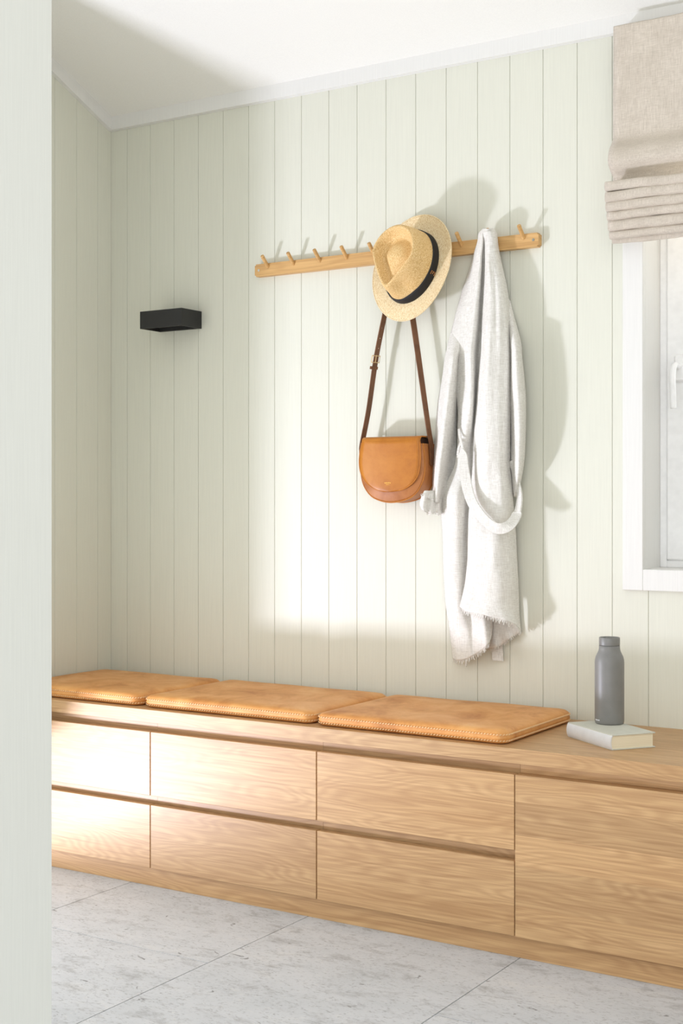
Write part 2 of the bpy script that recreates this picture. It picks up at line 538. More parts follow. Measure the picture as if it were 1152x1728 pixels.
wpart('lining', wx1, wx1+.012, WALL_Y, WALL_Y+.2, wz0-.012, wz1+.012, M['white'], .0005)
wpart('lining', wx0, wx1, WALL_Y, WALL_Y+.2, wz0-.012, wz0, M['white'], .0005)
wpart('lining', wx0, wx1, WALL_Y, WALL_Y+.2, wz1, wz1+.012, M['white'], .0005)
yf = WALL_Y+RD
for a, b_, c, d in ((wx0, wx0+.018, wz0, wz1), (wx1-.018, wx1, wz0, wz1), (wx0+.018, wx1-.018, wz0, wz0+.018), (wx0+.018, wx1-.018, wz1-.018, wz1)):
    wpart('window_frame', a, b_, yf, yf+.07, c, d, M['plastic'])
sx0, sx1, sz0, sz1 = wx0+.018, wx1-.018, wz0+.018, wz1-.018
sw = .085
for a, b_, c, d in ((sx0, sx0+sw, sz0, sz1), (sx1-sw, sx1, sz0, sz1), (sx0+sw, sx1-sw, sz0, sz0+sw), (sx0+sw, sx1-sw, sz1-sw, sz1)):
    wpart('sash', a, b_, yf-.006, yf+.05, c, d, M['plastic'], .004)
wpart('pane', sx0+sw, sx1-sw, yf+.02, yf+.026, sz0+sw, sz1-sw, M['glass'], 0)
hp = PY(1146.5, 622, yf-.006)
hd = wpart('handle', hp.x-.011, hp.x+.015, yf-.018, yf-.0055, hp.z-.032, hp.z+.033, M['plastic'], .004)
lever_top = hp+Vector((.001, -.01, .004))
lv = spline([lever_top-Vector(win.location), lever_top+Vector((0, -.03, 0))-Vector(win.location), lever_top+Vector((-.001, -.042, -.02))-Vector(win.location), lever_top+Vector((0, -.044, -.06))-Vector(win.location), lever_top+Vector((.001, -.042, -.105))-Vector(win.location)], 6)
lo = link('lever', tube(lv, .0075, 12), M['plastic'], hd, True)

# ================================================================== BENCH
FY = 2.715                       # front plane of drawers
BZ = 0.46
units = [LEFT_X+.004, -2.3015, -1.787, -1.2695, -0.237]
kick = tag(box('kickboard', LEFT_X+.002, units[4], FY+.016, FY+.034, 0.0, .0495, M['oak'], None, .0008),
           'long pale oak kickboard along the floor under the drawers', 'kickboard')
FT = .019
unit_labels = ['oak drawer unit at the far left, partly hidden behind the pale door jamb',
               'oak drawer unit with two drawers, second from the left wall',
               'oak drawer unit with two drawers, next to the wide single-front cabinet']
gap = .00125
for i in range(3):
    a, b_ = units[i], units[i+1]
    u = thing('drawer_unit', unit_labels[i], 'drawer unit', ((a+b_)/2, FY, 0), 'oak drawer units under the bench top')
    h = (b_-a)/2
    link('carcass', boxes_mesh([(-h+.0003, h-.0003, FT+.020, WALL_Y-FY-.003, .05, .4270)]), M['oak'], u)
    d1 = link('drawer', box_mesh(-h+gap, h-gap, 0, FT, .2385, .4035, .0009), M['oak'], u)
    d2 = link('drawer', box_mesh(-h+gap, h-gap, 0, FT, .0505, .2144, .0009), M['oak'], u)
    link('drawer_box', boxes_mesh([(-h+.012, h-.012, FT-.0004, FT+.0205, .0512, .2050)]), M['oak'], d2)
    link('drawer_box', boxes_mesh([(-h+.012, h-.012, FT-.0004, FT+.0205, .2435, .3950)]), M['oak'], d1)
    box('handle_channel', -h+.0003, h-.0003, FT+.0105, FT+.0202, .2055, .2430, M['oak'], u)
    box('handle_channel', -h+.0003, h-.0003, FT+.0105, FT+.0202, .3955, .4268, M['oak'], u)
a, b_ = units[3], units[4]
u = thing('cabinet', 'oak cabinet with one tall plain front at the right end below the book', 'cabinet', ((a+b_)/2, FY, 0))
h = (b_-a)/2
link('carcass', boxes_mesh([(-h+.0003, h, FT+.020, WALL_Y-FY-.003, .05, .4270)]), M['oak'], u)
fr = bpy.data.objects.new('cabinet_front', None); COL.objects.link(fr); fr.parent = u
zs = [.0505, .118, .205, .272, .345, .4035]
for z0, z1 in zip(zs[:-1], zs[1:]):
    link('stave', boxes_mesh([(-h+gap, h, 0, FT+.0202, z0, z1)]), M['oak'], fr)
box('handle_channel', -h+.0003, h, FT+.0105, FT+.0202, .4037, .4268, M['oak'], u)

wt = thing('worktop', 'long oak worktop of glued staves carrying cushions, book and bottle', 'worktop', (LEFT_X, FY, .4275))
L = units[4]-LEFT_X
sy = [0, .052, .098, .168, .235, .318, .385, WALL_Y-FY-.001]
for i, (y0, y1) in enumerate(zip(sy[:-1], sy[1:])):
    o = link('stave', box_mesh(.001, L+.004, y0, y1, 0, BZ-.4275, .0003), M['oak'], wt)

# ================================================================== CUSHIONS
def cushion_mesh(w, d, ht, seed):
    rc = .026
    def outline(inset, nside=14, nc=7):
        pts = []
        hw, hd_, r = w/2-inset, d/2-inset, max(rc-inset*.6, .006)
        for (cx, cy, a0) in ((hw-r, hd_-r, 0), (-hw+r, hd_-r, 90), (-hw+r, -hd_+r, 180), (hw-r, -hd_+r, 270)):
            for k in range(nc+1):
                a = math.radians(a0+90*k/nc)
                pts.append((cx+r*math.cos(a), cy+r*math.sin(a)))
        # densify straight runs
        out = []
        n = len(pts)
        for i in range(n):
            p, q = pts[i], pts[(i+1) % n]
            out.append(p)
            if i % (nc+1) == nc:
                for k in range(1, nside):
                    t = k/nside; out.append((p[0]+(q[0]-p[0])*t, p[1]+(q[1]-p[1])*t))
        return out
    prof = [(.016, 0), (.006, .002), (.0012, .007), (.0022, .0105), (.0004, .0135), (0, .0165), (.0022, .0205), (.0012, .0235), (.004, .029), (.010, .0335), (.020, .036), (.045, .0378), (.09, .0386), (.14, .039)]
    sc = ht/.039
    v, f = [], []
    rings = [outline(i) for i, z in prof]
    n = len(rings[0])
    for (ins, z), rg in zip(prof, rings):
        for x, y in rg:
            zz = z*sc
            if z > .03:
                zz += .0022*noise.noise(Vector((x*6+seed*9, y*6, seed)))*min(1, (z-.03)/.006)
            wob = .0012*noise.noise(Vector((x*14, y*14, z*60+seed*3)))
            v.append((x*(1+wob), y*(1+wob), zz))
    m = len(prof)
    for i in range(m-1):
        for k in range(n):
            f.append((i*n+k, i*n+(k+1) % n, (i+1)*n+(k+1) % n, (i+1)*n+k))
    f.append(tuple(range(n-1, -1, -1))); f.append(tuple((m-1)*n+k for k in range(n)))
    return pydata('cushion', v, f), outline

def stitch_mesh(outl, levels, step=.0075, ln=.0044, th=.0011):
    bm = bmesh.new()
    for ins, z, tilt in levels:
        pts = outl(ins)
        n = len(pts); acc = 0.0
        for i in range(n):
            p, q = Vector(pts[i]), Vector(pts[(i+1) % n])
            seg = (q-p).length
            if seg < 1e-6: continue
            t = (q-p)/seg
            s = (step-acc) % step
            while s < seg:
                c = p+t*s
                nn = Vector((t.y, -t.x))
                e = Vector((t.x*ln/2, t.y*ln/2, tilt))
                o3 = Vector((nn.x, nn.y, 0))*th
                c3 = Vector((c.x, c.y, z))
                up = Vector((0, 0, th))
                vv = [bm.verts.new(c3+sgn*e+o3*k+up*j) for sgn in (-1, 1) for k, j in ((-1, -1), (1, -1), (1, 1), (-1, 1))]
                for qd in ((0,1,2,3),(7,6,5,4),(0,4,5,1),(1,5,6,2),(2,6,7,3),(3,7,4,0)):
                    bm.faces.new([vv[x] for x in qd])
                s += step
            acc = (acc+seg) % step
    return bm_to_mesh(bm)
cush = [(-2.826, -2.366, 2.742, 3.118, 'tan leather bench cushion at the left end, cut off by the pale door jamb', .0),
        (-2.352, -1.822, 2.742, 3.125, 'tan leather bench cushion in the middle of the three', .004),
        (-1.808, -1.302, 2.738, 3.122, 'tan leather bench cushion at the right, nearest the book and bottle', .0)]
for i, (x0, x1, y0, y1, lab, rz) in enumerate(cush):
    c = thing('bench_cushion', lab, 'cushion', ((x0+x1)/2, (y0+y1)/2, BZ), 'leather cushions on the bench')
    me, outl = cushion_mesh(x1-x0, y1-y0, .036, i+1)
    pad = link('pad', me, M['leather'], c, True)
    st = link('stitching', stitch_mesh(outl, [(.0004, .0080, .0008), (.0004, .0218, .0008)]), M['thread'], c)
    st['kind'] = 'stuff'
    c.rotation_euler.z = rz

# ================================================================== COAT RACK
RX0, RX1 = -2.277, -1.4035
RZ0, RZ1 = 1.6375, 1.6725
rk = thing('coat_rack', 'light oak peg rail with ten slanted dowel pegs on the panelled wall', 'coat rack', ((RX0+RX1)/2, WALL_Y, RZ0))
rh = (RX1-RX0)/2
bm = bmesh.new()
bm_box(bm, -rh, rh, -.019, 0, 0, RZ1-RZ0)
bmesh.ops.bevel(bm, geom=[e for e in bm.edges if (e.verts[0].co-e.verts[1].co).length < .03], offset=.004, segments=3, affect='EDGES')
link('rail', bm_to_mesh(bm), M['oak_rack'], rk)
for k in range(10):
    px_ = -2.232+.0875*k-(RX0+RX1)/2
    p0 = Vector((px_, -.016, (RZ1-RZ0)-.012)); d = Vector((0, -.031, .0295))
    link('peg', rod(p0, p0+d, .0052, 16, True), M['oak_rack'], rk, False)
for sx in (-rh+.014, rh-.014):
    sc_ = link('screw', rod((sx, -.0185, .0175), (sx, -.0200, .0175), .0035, 16), M['chrome'], rk)

# ================================================================== WALL LAMP
LX0, LX1, LZ0, LZ1, LD = -2.639, -2.483, 1.5065, 1.557, .093
wl_ = thing('wall_lamp', 'matte black box wall lamp fixed left of the peg rail', 'lamp', ((LX0+LX1)/2, WALL_Y, LZ0))
lw, lh = (LX1-LX0)/2, LZ1-LZ0
bm = bmesh.new()
bm_box(bm, -lw, lw, -LD, -LD+.006, 0, lh)
bm_box(bm, -lw, -lw+.006, -LD+.006, -.0, 0, lh)
bm_box(bm, lw-.006, lw, -LD+.006, -.0, 0, lh)
bm_box(bm, -lw+.006, lw-.006, -.012, 0, 0, lh)
bm_box(bm, -lw+.006, lw-.006, -LD+.006, -.012, lh-.004, lh)
bmesh.ops.remove_doubles(bm, verts=bm.verts, dist=1e-6)
link('housing', bm_to_mesh(bm), M['black'], wl_)
box('diffuser', -lw+.007, lw-.007, -LD+.007, -.013, .010, .013, M['black'], wl_)

# ================================================================== STRAW HAT
def hat():
    c0 = PY(697, 453, WALL_Y-.046)
    zl = Vector((-.10, -.96, .22)).normalized()
    fy = Vector((-.22, 0, -.97)); fy = (fy-zl*fy.dot(zl)).normalized()
    xl = fy.cross(zl)
    root = thing('straw_hat', 'natural straw fedora with a black band hanging on the peg rail', 'hat', c0)
    root.rotation_euler = Matrix((xl, fy, zl)).transposed().to_euler()
    NT = 120
    BX, BY = .079, .097      # crown base
    EX, EY = .121, .1425     # brim edge
    def tear(th):
        c, s = math.cos(th), math.sin(th)
        fx = max(0, c)
        x = .063*s*(1-.55*fx**1.1)
        y = .070*c+.012*fx*fx
        return x, y-.006
    def base(th, k=1.0): return BX*k*math.sin(th), BY*k*math.cos(th)
    rings = []
    H = .102
    def top_z(th): return H-.016*max(0, math.cos(th))**2
    for sc_, dz in ((.04, -.012), (.10, -.0121), (.18, -.0125), (.3, -.0145), (.44, -.019), (.56, -.0255), (.66, -.030), (.75, -.0295), (.84, -.021), (.91, -.010), (.96, -.003), (1.0, 0), (1.045, -.001), (1.09, -.005)):
        ring = []
        for k in range(NT):
            th = 2*math.pi*k/NT
            x, y = tear(th)
            fr_ = max(0, math.cos(th))**3
            z = top_z(th)+dz*(1-.25*fr_)
            z += (H-top_z(th))*max(0, (1-sc_))*.6
            ring.append((x*sc_, y*sc_+.0*fr_, z))
        rings.append(ring)
    for q in (.12, .26, .42, .58, .74, .88, 1.0):
        ring = []
        for k in range(NT):
            th = 2*math.pi*k/NT
            x0, y0 = tear(th); x0 *= 1.09; y0 *= 1.09
            x1, y1 = base(th)
            e = q**.72
            dent = 1-.13*math.exp(-((abs(math.atan2(math.sin(th), math.cos(th)))-.62)/.30)**2)*math.sin(math.pi*min(1, q*1.15+.05))*(1 if q < .85 else .2)
            z = (top_z(th)-.005)*(1-q)+.004*q
            ring.append(((x0+(x1-x0)*e)*dent, (y0+(y1-y0)*e)*dent, z))
        rings.append(ring)
    n_crown = len(rings)
    def brim_z(th, t):
        c = math.cos(th); s = abs(math.sin(th))
        return .004-.004*t+t*t*(.010*s*s+.012*max(0, -c)**2-.004*max(0, c)**2)
    for t in (.06, .15, .3, .5, .7, .88, 1.0):
        ring = []
        for k in range(NT):
            th = 2*math.pi*k/NT
            x1, y1 = base(th); x2, y2 = EX*math.sin(th), EY*math.cos(th)
            ring.append((x1+(x2-x1)*t, y1+(y2-y1)*t, brim_z(th, t)))
        rings.append(ring)
    def mesh_of(rgs, close_center=True):
        v = [p for r in rgs for p in r]; f = []
        for i in range(len(rgs)-1):
            for k in range(NT):
                f.append((i*NT+k, (i+1)*NT+k, (i+1)*NT+(k+1) % NT, i*NT+(k+1) % NT))
        if close_center: f.append(tuple(range(NT-1, -1, -1)))
        me = pydata('hat', v, f)
        bm = bmesh.new(); bm.from_mesh(me)
        return bm_to_mesh(bm)
    cm = mesh_of(rings[:n_crown])
    o = link('crown', cm, M['straw'], root, True)
    md = o.modifiers.new('s', 'SOLIDIFY'); md.thickness = .0022; md.offset = -1
    o = link('brim', mesh_of(rings[n_crown-1:], False), M['straw_brim'], root, True)
    md = o.modifiers.new('s', 'SOLIDIFY'); md.thickness = .0024; md.offset = 0
    edge = [Vector(p) for p in rings[-1]]; edge.append(edge[0].copy())
    link('brim_edge', tube(edge, .0020, 8), M['straw_brim'], root, True)
    # band: follows the lower crown, a little proud
    rgs = []
    for q, off in ((1.0, .0012), (1.0, .0022), (.93, .0024), (.86, .0024), (.79, .0024), (.74, .0022), (.735, .0004)):
        ring = []
        for k in range(NT):
            th = 2*math.pi*k/NT
            x0, y0 = tear(th); x0 *= 1.09; y0 *= 1.09
            x1, y1 = base(th)
            e = q**.72
            dent = 1-.13*math.exp(-((abs(math.atan2(math.sin(th), math.cos(th)))-.62)/.30)**2)*math.sin(math.pi*min(1, q*1.15+.05))*(1 if q < .85 else .2)
            dent = max(dent, .965)
            x, y = (x0+(x1-x0)*e)*dent, (y0+(y1-y0)*e)*dent
            l = math.hypot(x, y); kk = 1+off/l
            z = (top_z(th)-.005)*(1-q)+.0045*q
            ring.append((x*kk, y*kk, z))
        rgs.append(ring)
    band = link('hat_band', mesh_of(rgs, False), M['ribbon'], root, True)
    # small open copper buckle on the band
    th = math.radians(-84)
    def bp(th, q):
        x0, y0 = tear(th); x0 *= 1.09; y0 *= 1.09
        x1, y1 = base(th); e = q**.72
        x, y = x0+(x1-x0)*e, y0+(y1-y0)*e
        l = math.hypot(x, y); kk = 1+.0042/l
        return Vector((x*kk, y*kk, (top_z(th)-.005)*(1-q)+.0045*q))
    loop = [bp(th-.045, .80), bp(th-.045, .94), bp(th+.045, .94)]
    link('band_buckle', tube([bp(th+.045, .80)]+loop, .0008, 6), M['copper'], band)
    link('band_buckle', tube([bp(th-.045, .87), bp(th+.02, .87)], .0008, 6), M['copper'], band)
    return root
hat()

# ================================================================== SHOULDER BAG
def bag():
    YB, YF, YFL = WALL_Y-.008, WALL_Y-.074, WALL_Y-.0785
    base_pt = PY(655, 848, (YB+YF)/2)
    root = thing('shoulder_bag', 'tan leather saddle bag hanging by its brown strap under the straw hat', 'bag', base_pt)
    inv = -base_pt
    def W(x, y, Y): return PY(x, y, Y)+inv
    # body outline on its front plane (picture points)
    bpx = [(611, 748), (607.5, 775), (608, 800), (613, 820), (624, 836), (638, 844), (655, 847.5), (672, 846), (690, 840), (703, 829), (711.5, 812), (715, 795), (715, 775), (712, 748)]
    fpts = spline([W(x, y, YF) for x, y in bpx], 4)
    n = len(fpts)
    dY = YB-YF
    v, f = [], []
    cx = sum(p.x for p in fpts)/n; cz = max(p.z for p in fpts)
    prof = [(.0, -.0015, .004), (.5, 0, .0012), (1, .0015, 0)]
    lay = [(0.0, .975), (.003, .995), (.008, 1.0), (dY*.5, 1.004), (dY-.008, 1.0), (dY-.003, .995), (dY, .975)]
    for dy, s in lay:
        for p in fpts:
            v.append((cx+(p.x-cx)*s, p.y+dy, cz+(p.z-cz)*s))
    for i in range(len(lay)-1):
        for k in range(n):
            f.append((i*n+k, i*n+(k+1) % n, (i+1)*n+(k+1) % n, (i+1)*n+k))
    f.append(tuple(range(n-1, -1, -1))); f.append(tuple((len(lay)-1)*n+k for k in range(n)))
    body = link('bag_body', pydata('bag', v, f), M['bag_gusset'], root, True)
    for sdy in (.004, dY-.004):
        link('piping', tube([Vector((cx+(p.x-cx)*1.004, p.y+sdy, cz+(p.z-cz)*1.004)) for p in fpts], .0016, 6), M['bag_leather'], body, True)
    tzz = max(p.z for p in fpts)
    xs_ = [p.x for p in fpts]
    link('lining', box_mesh(fpts[0].x+.012, fpts[-1].x-.010, fpts[0].y+.006, fpts[0].y+dY-.004, tzz-.01, tzz+.0118, .001), M['lining'], body)  # dark box added as the shaded hollow between flap roll and body
    # flap: front sheet plus a rolled top
    flpx = [(610.5, 747), (607, 768), (606.5, 785), (609.5, 800), (616, 812), (625, 821), (637, 827), (650, 829.3), (665, 828.5), (679, 826), (691, 819.5), (700, 811), (706.5, 798), (709, 782), (709.5, 765), (708.5, 745)]
    fl = spline([W(x, y, YFL) for x, y in flpx], 4)
    m = len(fl)
    th = .0032
    # left/right pairs -> strips so the sheet can roll over the top
    half = m//2
    ztop = fl[0].z
    rows = []
    tl, trr = fl[0], fl[-1]
    roll = []
    R = .013
    for k in range(9, -1, -1):
        a = math.radians(90*k/9)
        roll.append((R-R*math.cos(math.radians(90*(k)/9)), R*math.sin(a)))
    for yy in (dY*.95, dY*.7, dY*.45):
        rows.append((Vector((tl.x, tl.y+yy, ztop+R)), Vector((trr.x, trr.y+yy, ztop+R))))
    for dy, dz in roll:
        rows.append((Vector((tl.x, tl.y+dy, ztop+dz)), Vector((trr.x, trr.y+dy, ztop+dz))))
    for k in range(1, half):
        rows.append((fl[k], fl[m-1-k]))
    NC = 14
    v, f = [], []
    for i, (a, b_) in enumerate(rows):
        for c in range(NC+1):
            t = c/NC
            p = a.lerp(b_, t)
            v.append((p.x, p.y-.004*math.sin(math.pi*t)*(1 if i > 11 else .3), p.z))
    for i in range(len(rows)-1):
        for c in range(NC):
            q = i*(NC+1)+c
            f.append((q, q+NC+1, q+NC+2, q+1))
    flap = link('flap', pydata('flap', v, f), M['bag_leather'], root, True)
    md = flap.modifiers.new('s', 'SOLIDIFY'); md.thickness = th; md.offset = 0
    rim = [Vector(p) for p in fl]
    link('flap_edge', tube([p+Vector((0, -.0006, 0)) for p in rim], .0019, 6), M['bag_leather'], flap, True)
    # tiny gold stamp
    bm = bmesh.new()
    cp = W(654.5, 815.8, YFL-.0058)
    xx = -.0105
    for i, (wd, ht) in enumerate(((.0012, .0032), (.0014, .0026), (.0011, .0032), (.0015, .003), (.0011, .0026), (.0014, .0032), (.0011, .003), (.0012, .0026))):
        bm_box(bm, cp.x+xx, cp.x+xx+wd, cp.y-.0003, cp.y+.0012, cp.z, cp.z+ht)
        xx += wd+.0012
    xx = -.006
    for i in range(5):
        bm_box(bm, cp.x+xx, cp.x+xx+.001, cp.y-.0003, cp.y+.0012, cp.z-.0038, cp.z-.0018)
        xx += .0021
    link('gold_stamp', bm_to_mesh(bm), M['gold'], flap)
    # strap over the peg
    mid = WALL_Y-.038
    pegp = Vector((-1.795, WALL_Y-.036, 1.6845))+inv
    Lp = [W(612, 785, mid), W(610, 762, mid), W(611, 748, mid), W(622, 690, mid), W(634, 606, mid), W(649.5, 528, mid), W(664, 460, mid)]
    Lp += [pegp+Vector((-.010, 0, -.006)), pegp+Vector((0, 0, 0))]
    Rp = [pegp+Vector((.010, 0, -.006)), W(685.5, 470, mid), W(697.5, 546, mid), W(711, 640, mid), W(723, 725, mid), W(727.3, 750, mid), W(729, 785, mid)]
    left = spline(Lp, 6); right = spline(Rp, 6)
    path = left+right
    wd = []
    for i, p in enumerate(path):
        t = i/len(path)
        a = .12 if t < .55 else .25
        wd.append((Vector((a if t < .5 else .55*max(0, 1-(t-.55)*2.4), 1, 0))).normalized()*.0095)
    strap = link('strap', ribbon(path, wd, .0024), M['strap'], root)
    for (x, y) in ((644.3, 553.5), (641.6, 571), (639, 588)):
        p = W(x, y, mid)
        d = (ray(x, y)*-1).normalized()
        link('strap_hole', rod(p-d*.002+Vector((-.0012, 0, 0)), p+d*.0030+Vector((-.0012, 0, 0)), .0011, 8), M['eyelet'], strap)
    p = W(633.5, 607, mid)
    u = Vector((.18, 0, 1)).normalized(); w = Vector((.35, 1, 0)).normalized()
    fr_ = [p+u*.010-w*.0135, p+u*.010+w*.0135, p-u*.008+w*.0135, p-u*.008-w*.0135, p+u*.010-w*.0135]
    off = Vector((.002, -.003, 0))
    bk = link('buckle', tube([q+off for q in fr_], .0014, 8), M['brass'], strap)
    link('prong', tube([p+u*.012+off*1.3, p-u*.008+off*1.3], .0010, 6), M['brass'], bk)
    kp = W(630.5, 621, mid)
    link('keeper', ribbon([kp+off*.6-u*.004, kp+off*.6+u*.004], [w*.0115, w*.0115], .0062), M['strap'], strap)
bag()

# ================================================================== LINEN ROBE
def robe():
    base_pt = Vector((-1.53, WALL_Y-.02, .60))
    root = thing('linen_robe', 'off-white linen robe with frayed hems hanging from a peg', 'robe', base_pt)
    def W(x, y, d):
        k = min(1.0, max(0.0, (y-420)/160.0))
        lo = 8.0 if d > 8 else d
        return PY(x, y, WALL_Y-(lo+(d-lo)*(1+.75*k))/1000.)-base_pt
    def sheet(name, rows, su=6, sv=6, wr=.0022, thick=.0026, fr=1.0, mat=None, parent=None):
        """rows: list of lists of (px, py, depth mm)"""
        ctrl = [[W(*p) for p in r] for r in rows]
        cols = [spline(r, su) for r in ctrl]
        nu = len(cols[0])
        grid = []
        colsT = [spline([cols[i][j] for i in range(len(cols))], sv) for j in range(nu)]
        nv = len(colsT[0])
        v, f = [], []
        for i in range(nv):
            for j in range(nu):
                p = colsT[j][i]
                q = noise.noise(Vector((p.x*38*fr, 3.1, p.z*9*fr)))*wr+noise.noise(Vector((p.x*70, 7.7, p.z*45)))*wr*.45
                v.append((p.x, min(p.y-q, WALL_Y-base_pt.y-.0035), p.z))
        for i in range(nv-1):
            for j in range(nu-1):
                a = i*nu+j
                f.append((a, a+nu, a+nu+1, a+1))
        o = link(name, pydata(name, v, f), mat or M['linen'], parent or root, True)
        md = o.modifiers.new('s', 'SOLIDIFY'); md.thickness = thick; md.offset = 0
        return o, [Vector(v[(nv-1)*nu+j]) for j in range(nu)]
    def three(y, xl, xv, xr, dep):
        xs = [xl+(xv-xl)*k/4 for k in range(5)]+[xv+(xr-xv)*k/4 for k in range(1, 5)]
        return [(x, y, d) for x, d in zip(xs, dep)]
    def two(y, xl, xr, dep):
        n = len(dep)
        return [(xl+(xr-xl)*k/(n-1), y, d) for k, d in enumerate(dep)]
    def fringe(edge, name, length=.0075, parent=None, down=Vector((0, 0, -1)), step=.0020):
        bm = bmesh.new()
        acc = 0
        for a, b_ in zip(edge[:-1], edge[1:]):
            seg = (b_-a).length
            n = max(1, int(seg/step))
            for k in range(n):
                p = a.lerp(b_, (k+random.random())/n)
                t = (b_-a).normalized()
                nd = Vector((t.z, 0, -t.x))
                if nd.z > 0: nd = -nd
                d = (down*.6+nd*.6+Vector((random.uniform(-.35, .35), random.uniform(-.25, .1), 0))).normalized()
                ln = length*random.uniform(.45, 1.15)
                w = t*random.uniform(.0007, .0013)
                y = Vector((0, .0006, 0))
                q = [p-w-d*.002-y, p+w-d*.002-y, p+w*.5+d*ln-y, p-w*.5+d*ln-y]
                vv = [bm.verts.new(x) for x in q]+[bm.verts.new(x+2*y) for x in q]
                for qd in ((0,1,2,3),(7,6,5,4),(0,4,5,1),(1,5,6,2),(2,6,7,3),(3,7,4,0)):
                    bm.faces.new([vv[x] for x in qd])
        o = link(name, bm_to_mesh(bm), M['linen'], parent or root)
        o['kind'] = 'stuff'
        return o
    # --- left front of the robe, from the peg to the longest hem
    U0 = [10, 24, 30, 40, 14, 24, 26, 22, 8]
    A = [three(386, 815, 820, 831, [46, 52, 56, 58, 58, 58, 56, 52, 44]),
         three(394, 808, 815, 838, [32, 46, 54, 58, 56, 56, 54, 48, 34]),
         three(408, 806, 816, 839, [28, 42, 50, 50, 40, 50, 52, 46, 28]),
         three(430, 799.5, 815, 842, [18, 34, 42, 46, 24, 34, 40, 36, 18]),
         three(462, 789.5, 815, 848, [12, 28, 36, 44, 16, 28, 34, 30, 10]),
         three(500, 777.5, 814, 856, U0),
         three(545, 765.5, 812, 859, U0),
         three(590, 758, 808, 861, [8, 22, 30, 42, 14, 24, 26, 22, 8]),
         three(640, 766, 806, 860, [12, 20, 32, 42, 14, 24, 26, 22, 8]),
         three(686, 772, 803, 859, [16, 30, 38, 40, 14, 22, 24, 20, 8]),
         three(722, 772, 801, 858, [18, 30, 36, 30, 12, 22, 24, 20, 8]),
         three(757, 771.5, 798, 858, [20, 30, 26, 18, 10, 22, 24, 20, 8]),
         three(785, 767, 797, 858, [20, 26, 26, 20, 12, 22, 24, 20, 8]),
         three(812, 755, 795, 857, [14, 26, 30, 26, 14, 22, 24, 20, 8]),
         three(835, 746.5, 793, 855, [10, 30, 38, 30, 16, 22, 24, 20, 8]),
         three(865, 744.5, 791, 853, [8, 28, 36, 30, 16, 20, 22, 18, 8]),
         three(915, 747.5, 789, 850, [8, 26, 32, 26, 14, 18, 20, 16, 8]),
         three(970, 749, 789, 846, [8, 26, 30, 26, 16, 22, 24, 18, 8]),
         three(1020, 752.5, 789, 838, [8, 22, 28, 26, 18, 28, 32, 24, 12]),
         [(758, 1055, 8), (766, 1057, 22), (775, 1058, 28), (786, 1058, 28), (797, 1056, 22), (806, 1054, 30), (815, 1052, 38), (824, 1049, 32), (831, 1045, 16)],
         [(761.5, 1086, 8), (770, 1089, 22), (780, 1089, 28), (790, 1086, 28), (799, 1082, 24), (808, 1077, 32), (817, 1071, 40), (825, 1065, 34), (830, 1059, 18)],
         [(764, 1112, 8), (773, 1114.5, 22), (783, 1113, 28), (793, 1109, 28), (802, 1104, 26), (811, 1098, 34), (819, 1091, 42), (825.5, 1083, 36), (829, 1071, 20)]]
    left, eA = sheet('left_front', A)
    fringe(eA, 'frayed_edge', .011, left)
    # --- right front lapping over it, shorter
    B = [two(390, 819, 835, [54, 58, 60, 60, 60, 58, 56, 50, 40]),
         two(400, 818.5, 838.5, [52, 58, 62, 62, 62, 60, 56, 50, 32]),
         two(420, 818.5, 841, [42, 54, 58, 58, 56, 54, 50, 42, 24]),
         two(450, 817.5, 847, [34, 50, 56, 54, 52, 50, 46, 36, 18]),
         two(495, 816, 856.5, [30, 48, 54, 53, 50, 50, 46, 34, 14]),
         two(545, 813.5, 861, [30, 48, 54, 53, 50, 50, 44, 36, 12]),
         two(600, 811, 862.5, [30, 48, 54, 52, 50, 48, 44, 38, 14]),
         two(667, 805, 861.5, [28, 48, 54, 54, 52, 50, 46, 40, 18]),
         two(734, 800, 860.5, [26, 44, 52, 54, 54, 52, 48, 40, 18]),
         two(781, 798, 860.5, [26, 42, 50, 54, 54, 52, 48, 38, 16]),
         two(815, 795.5, 863, [26, 40, 46, 48, 48, 48, 46, 36, 16]),
         two(858, 792, 866, [26, 40, 44, 46, 46, 46, 44, 34, 14]),
         two(900, 790, 869.5, [28, 42, 46, 48, 50, 48, 42, 32, 12]),
         two(945, 789, 872, [28, 42, 46, 48, 52, 48, 42, 32, 12]),
         two(985, 784.5, 874, [32, 44, 48, 52, 52, 50, 44, 34, 12]),
         [(779.5, 1008, 36), (790, 1011, 46), (802, 1014, 50), (814, 1016, 54), (826, 1018, 54), (838, 1020, 52), (851, 1024, 46), (864, 1030, 34), (876, 1040, 12)],
         [(775.5, 1024, 38), (785, 1031, 48), (798, 1034, 54), (811, 1036, 58), (825, 1040, 58), (841, 1044, 54), (858, 1049, 48), (871, 1056, 34), (879, 1066, 10)]]
    rightf, eB = sheet('right_front', B)
    fringe(eB, 'frayed_edge', .011, rightf)
    # --- back of the robe seen under the hem
    Cc = [two(960, 800, 872, [6, 7, 8, 8, 7, 6]), two(1010, 805, 875, [6, 8, 10, 12, 9, 6]),
          two(1045, 812, 877, [7, 12, 16, 12, 12, 6]),
          [(824, 1096, 10), (837, 1092.5, 18), (848, 1087, 12), (859, 1078, 16), (869, 1072, 10), (879, 1066.5, 6)]]
    back, eC = sheet('back_panel', Cc, wr=.001)
    fringe(eC, 'frayed_edge', .006, back)
